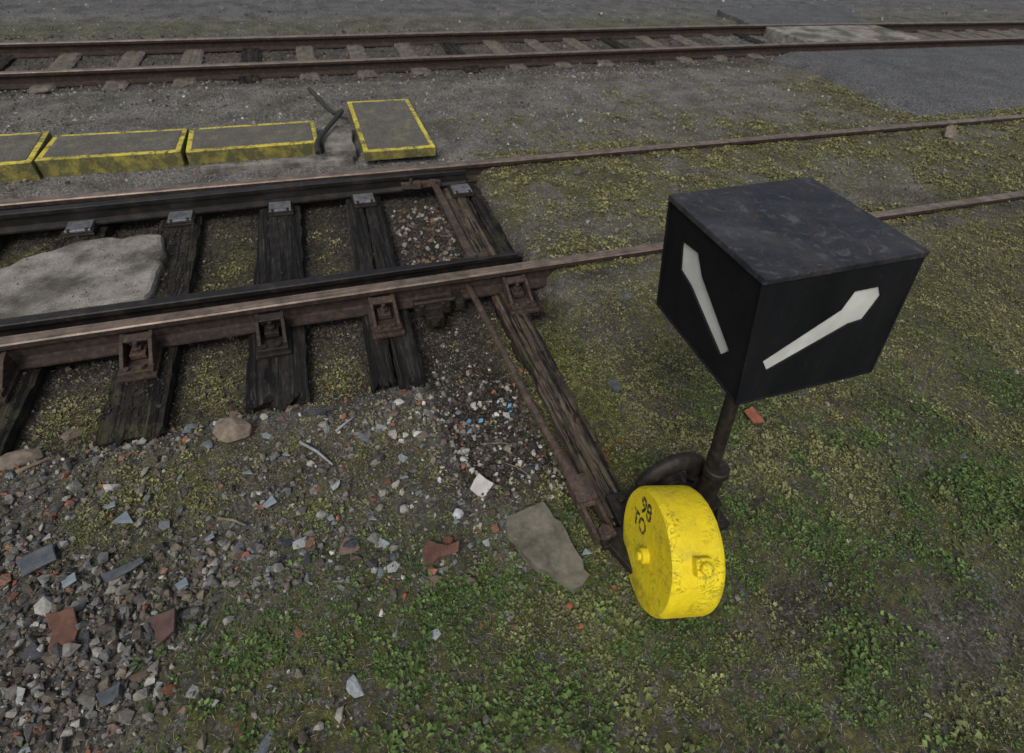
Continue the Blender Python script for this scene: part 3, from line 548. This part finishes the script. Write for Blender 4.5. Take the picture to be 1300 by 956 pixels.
# ---------------------------------------------------------------- point indicator lantern
LN=empty('point_indicator_lantern',(1.12,.80,.2))
top=dict(A=(.848,1.071),B=(1.310,1.078),C=(1.306,.688),D=(.843,.690)); bot=dict(a=(.888,1.046),b=(1.312,1.042),c=(1.304,.634),d=(.872,.638)); ZT=1.298; ZB=.952
def P3(k): return Vector((*top[k],ZT)) if k in top else Vector((*bot[k],ZB))
def quadpt(q,u,v):
    a=q[0].lerp(q[1],u); b_=q[3].lerp(q[2],u); return a.lerp(b_,v)
def face_cut(b,q,poly,depth):
    nrm=(q[1]-q[0]).cross(q[3]-q[0]).normalized()
    cen=sum(q,Vector())/4; ctr=Vector((1.08,.86,1.13))
    if nrm.dot(cen-ctr)<0: nrm=-nrm
    hole=[quadpt(q,u,v) for u,v in poly]; tri=tessellate_polygon([list(q),hole]); allp=list(q)+hole
    vs=[b.bm.verts.new(p) for p in allp]
    for t in tri:
        f=b.bm.faces.new([vs[i] for i in t]); f.material_index=0; f.normal_update()
        if f.normal.dot(nrm)<0: f.normal_flip()
    inn=[b.bm.verts.new(p-nrm*depth) for p in hole]; n=len(hole)
    for i in range(n): b.bm.faces.new((vs[4+i],vs[4+(i+1)%n],inn[(i+1)%n],inn[i])).material_index=0
    f=b.bm.faces.new(inn); f.material_index=1; f.normal_update()
    if f.normal.dot(nrm)<0: f.normal_flip()
FR=[(.112,.655),(.555,.350),(.602,.218),(.77,.215),(.812,.30),(.75,.475),(.655,.490),(.160,.755)]
LF=[(.19,.255),(.377,.232),(.455,.37),(.835,.690),(.76,.80),(.345,.53),(.213,.49)]
b=B(); face_cut(b,[P3('D'),P3('C'),P3('c'),P3('d')],FR,.006); face_cut(b,[P3('A'),P3('D'),P3('d'),P3('a')],LF,.006)
face_cut(b,[P3('B'),P3('A'),P3('a'),P3('b')],FR,.006); face_cut(b,[P3('C'),P3('B'),P3('b'),P3('c')],LF,.006)
f=b.bm.faces.new([b.bm.verts.new(P3(k)) for k in 'abcd'])
me=bpy.data.meshes.new('housing'); b.bm.to_mesh(me); b.bm.free(); me.materials.append(MBOX); me.materials.append(MGL); ob=bpy.data.objects.new('housing',me); S.collection.objects.link(ob); parent(ob,LN)
b=B(); cx=sum(top[k][0] for k in top)/4; cy=sum(top[k][1] for k in top)/4; ex=[]
for k in 'ABCD': p=Vector(top[k]); d=Vector((math.copysign(.006,p.x-cx),math.copysign(.006,p.y-cy))); ex.append((p.x+d.x,p.y+d.y,ZT-.013))
b.prism(ex,(0,0,.0165)); lid=b.obj('lid',MLID,.0025,3); parent(lid,LN)
b=B()
for k,l in (('D','d'),('A','a'),('C','c')):
    p=P3(k); q=P3(l); o=Vector((p.x-cx,p.y-cy,0)).normalized()*.0005; b.cyl(p+o+Vector((0,0,-.014)),q+o,.0045,8)
ed=[P3(k) for k in 'abcd']
for i in range(4): b.cyl(ed[i],ed[(i+1)%4],.004,8)
parent(b.obj('edge_seams',MBOX),LN)
b=B(); b.cyl((1.15,.79,.16),(1.085,.85,.952),.024,24); b.cyl((1.09,.845,.90),(1.085,.85,.952),.035,20); post=b.obj('post',MDIRON,0,smooth=True); parent(post,LN)

# ---------------------------------------------------------------- switch stand
SS=empty('switch_stand',(1.15,.79,0))
b=B()
b.box((1.06,.84,.02),(.42,.26,.045))
b.cyl((1.15,.79,.02),(1.15,.79,.14),.075,24,.055); b.cyl((1.15,.79,.13),(1.148,.792,.34),.046,24,.036); b.cyl((1.148,.792,.33),(1.147,.793,.36),.048,24,.044)
b.prism([(1.15,.72,.03),(1.15,.62,.03),(1.15,.72,.22)],(.012,0,0)); b.prism([(1.20,.79,.03),(1.30,.79,.03),(1.19,.79,.2)],(0,.012,0))
for x,y in ((.90,.93),(1.23,.93),(.90,.75),(1.23,.74)): b.cyl((x,y,.035),(x,y,.065),.018,6)
arc=[]
for i in range(15):
    t=math.radians(10+i*11.5); arc.append((1.03+.115*math.cos(t),.86,.22+.12*math.sin(t)))
b.tube(arc,[.040]*15,12,.75); b.cyl((1.03,.83,.21),(1.03,.89,.21),.05,18)
b.box((1.06,.86,.12),(.07,.05,.20)); b.box((.93,.86,.12),(.06,.05,.18))
parent(b.obj('pedestal',MDIRON,.004,smooth=True),SS)
b=B(); b.box((.86,.78,.055),(.24,.07,.028),(0,0,-.12)); b.cyl((.965,.765,.03),(.965,.765,.10),.035,16); b.box((.80,.70,.06),(.05,.16,.035),(0,0,.3))
b.cyl((1.0,.80,.12),(1.08,.80,.14),.03,14)
parent(b.obj('crank_arm',MDIRON,.004),SS)

# ---------------------------------------------------------------- counterweight
CW=empty('counterweight',(.887,.628,.22))
R=.208; hw=.087
bm=bmesh.new(); prof=[(R*.80,-hw),(R*.84,-hw-.0),(R*.955,-hw+.001),(R*.99,-hw+.010),(R,-hw+.024),(R,hw-.024),(R*.99,hw-.010),(R*.955,hw)]
nseg=72; rings=[]
rr=random.Random(5)
for r_,t_ in prof:
    rings.append([bm.verts.new((t_,(r_+rr.uniform(-.001,.001))*math.cos(2*math.pi*k/nseg),(r_+rr.uniform(-.001,.001))*math.sin(2*math.pi*k/nseg))) for k in range(nseg)])
for a,c in zip(rings[:-1],rings[1:]):
    for k in range(nseg): bm.faces.new((a[k],a[(k+1)%nseg],c[(k+1)%nseg],c[k])).smooth=True
bm.faces.new(rings[0]); bm.faces.new(rings[-1][::-1]); bmesh.ops.recalc_face_normals(bm,faces=bm.faces)
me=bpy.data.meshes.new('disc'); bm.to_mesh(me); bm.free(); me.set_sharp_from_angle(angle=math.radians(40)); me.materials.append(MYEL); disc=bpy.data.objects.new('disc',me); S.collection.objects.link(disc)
b=B(); al=math.radians(50); ry,rz=-math.cos(al),math.sin(al); th=math.atan2(-ry,rz)
b.box((.0,ry*(R+.010),rz*(R+.010)),(.052,.056,.040),(th,0,0)); b.cyl((.0,ry*R,rz*R),(0,ry*(R+.048),rz*(R+.048)),.019,16)
b.cyl((-hw-.022,-.02,.0),(-hw+.005,-.02,.0),.026,20); b.cyl((-hw-.034,-.02,.0),(-hw-.02,-.02,.0),.014,12)
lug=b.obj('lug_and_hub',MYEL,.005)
tms=[]
for tb,ty_,tz_,sz in (('98',.085,.105,.085),('TO',.085,.025,.075)):
    tx=bpy.data.curves.new('marking','FONT'); tx.body=tb; tx.size=sz; tx.offset=.0015; tx.extrude=.0006; tx.align_x='CENTER'; tx.align_y='CENTER'; tx.materials.append(MBLK)
    txt=bpy.data.objects.new('marking',tx); S.collection.objects.link(txt); tms.append(txt)
    txt.matrix_world=Matrix(((0,0,-1,-hw-.0005),(-1,0,0,ty_),(0,1,0,tz_),(0,0,0,1)))@Matrix.Rotation(math.radians(25),4,'Z')
for o in [disc,lug]+tms: o.parent=CW
CW.rotation_euler=(0,math.radians(4),math.radians(-13))
b=B(); b.tube([(1.10,.80,.14),(1.02,.74,.17),(.96,.66,.21)],.024,12); parent(b.obj('lever_arm',MDIRON),SS)

# ---------------------------------------------------------------- light, sky, camera
w=bpy.data.worlds.new('World'); S.world=w; w.use_nodes=True; nt=w.node_tree; bg=nt.nodes['Background']; sky=nt.nodes.new('ShaderNodeTexSky'); sky.sky_type='NISHITA'; sky.sun_disc=False
sky.sun_elevation=math.radians(50); sky.sun_rotation=math.radians(215); sky.air_density=1.0; sky.dust_density=4.0; sky.ozone_density=1.0
hsv=nt.nodes.new('ShaderNodeHueSaturation'); hsv.inputs['Saturation'].default_value=.5; nt.links.new(sky.outputs[0],hsv.inputs['Color']); nt.links.new(hsv.outputs[0],bg.inputs[0]); bg.inputs[1].default_value=.12
ld=bpy.data.lights.new('sun','SUN'); ld.energy=1.4; ld.angle=math.radians(20); ld.color=(1,.97,.92); lo=bpy.data.objects.new('sun',ld); S.collection.objects.link(lo)
el=math.radians(50); az=math.radians(215)
dv=Vector((math.sin(az)*math.cos(el),math.cos(az)*math.cos(el),math.sin(el))); lo.rotation_euler=dv.to_track_quat('Z','Y').to_euler()
cd=bpy.data.cameras.new('camera'); cam=bpy.data.objects.new('camera',cd); S.collection.objects.link(cam); S.camera=cam
cam.matrix_world=Matrix(((.94379,.17549,-.28013,0),(-.32520,.64490,-.69163,0),(.05928,.74385,.66572,1.92),(0,0,0,1)))
cd.sensor_width=36; cd.lens=680/1300*36; cd.shift_y=-45/1300; cd.clip_end=1000; cd.clip_start=.02
cd.dof.use_dof=True; cd.dof.focus_distance=2.0; cd.dof.aperture_fstop=3.5
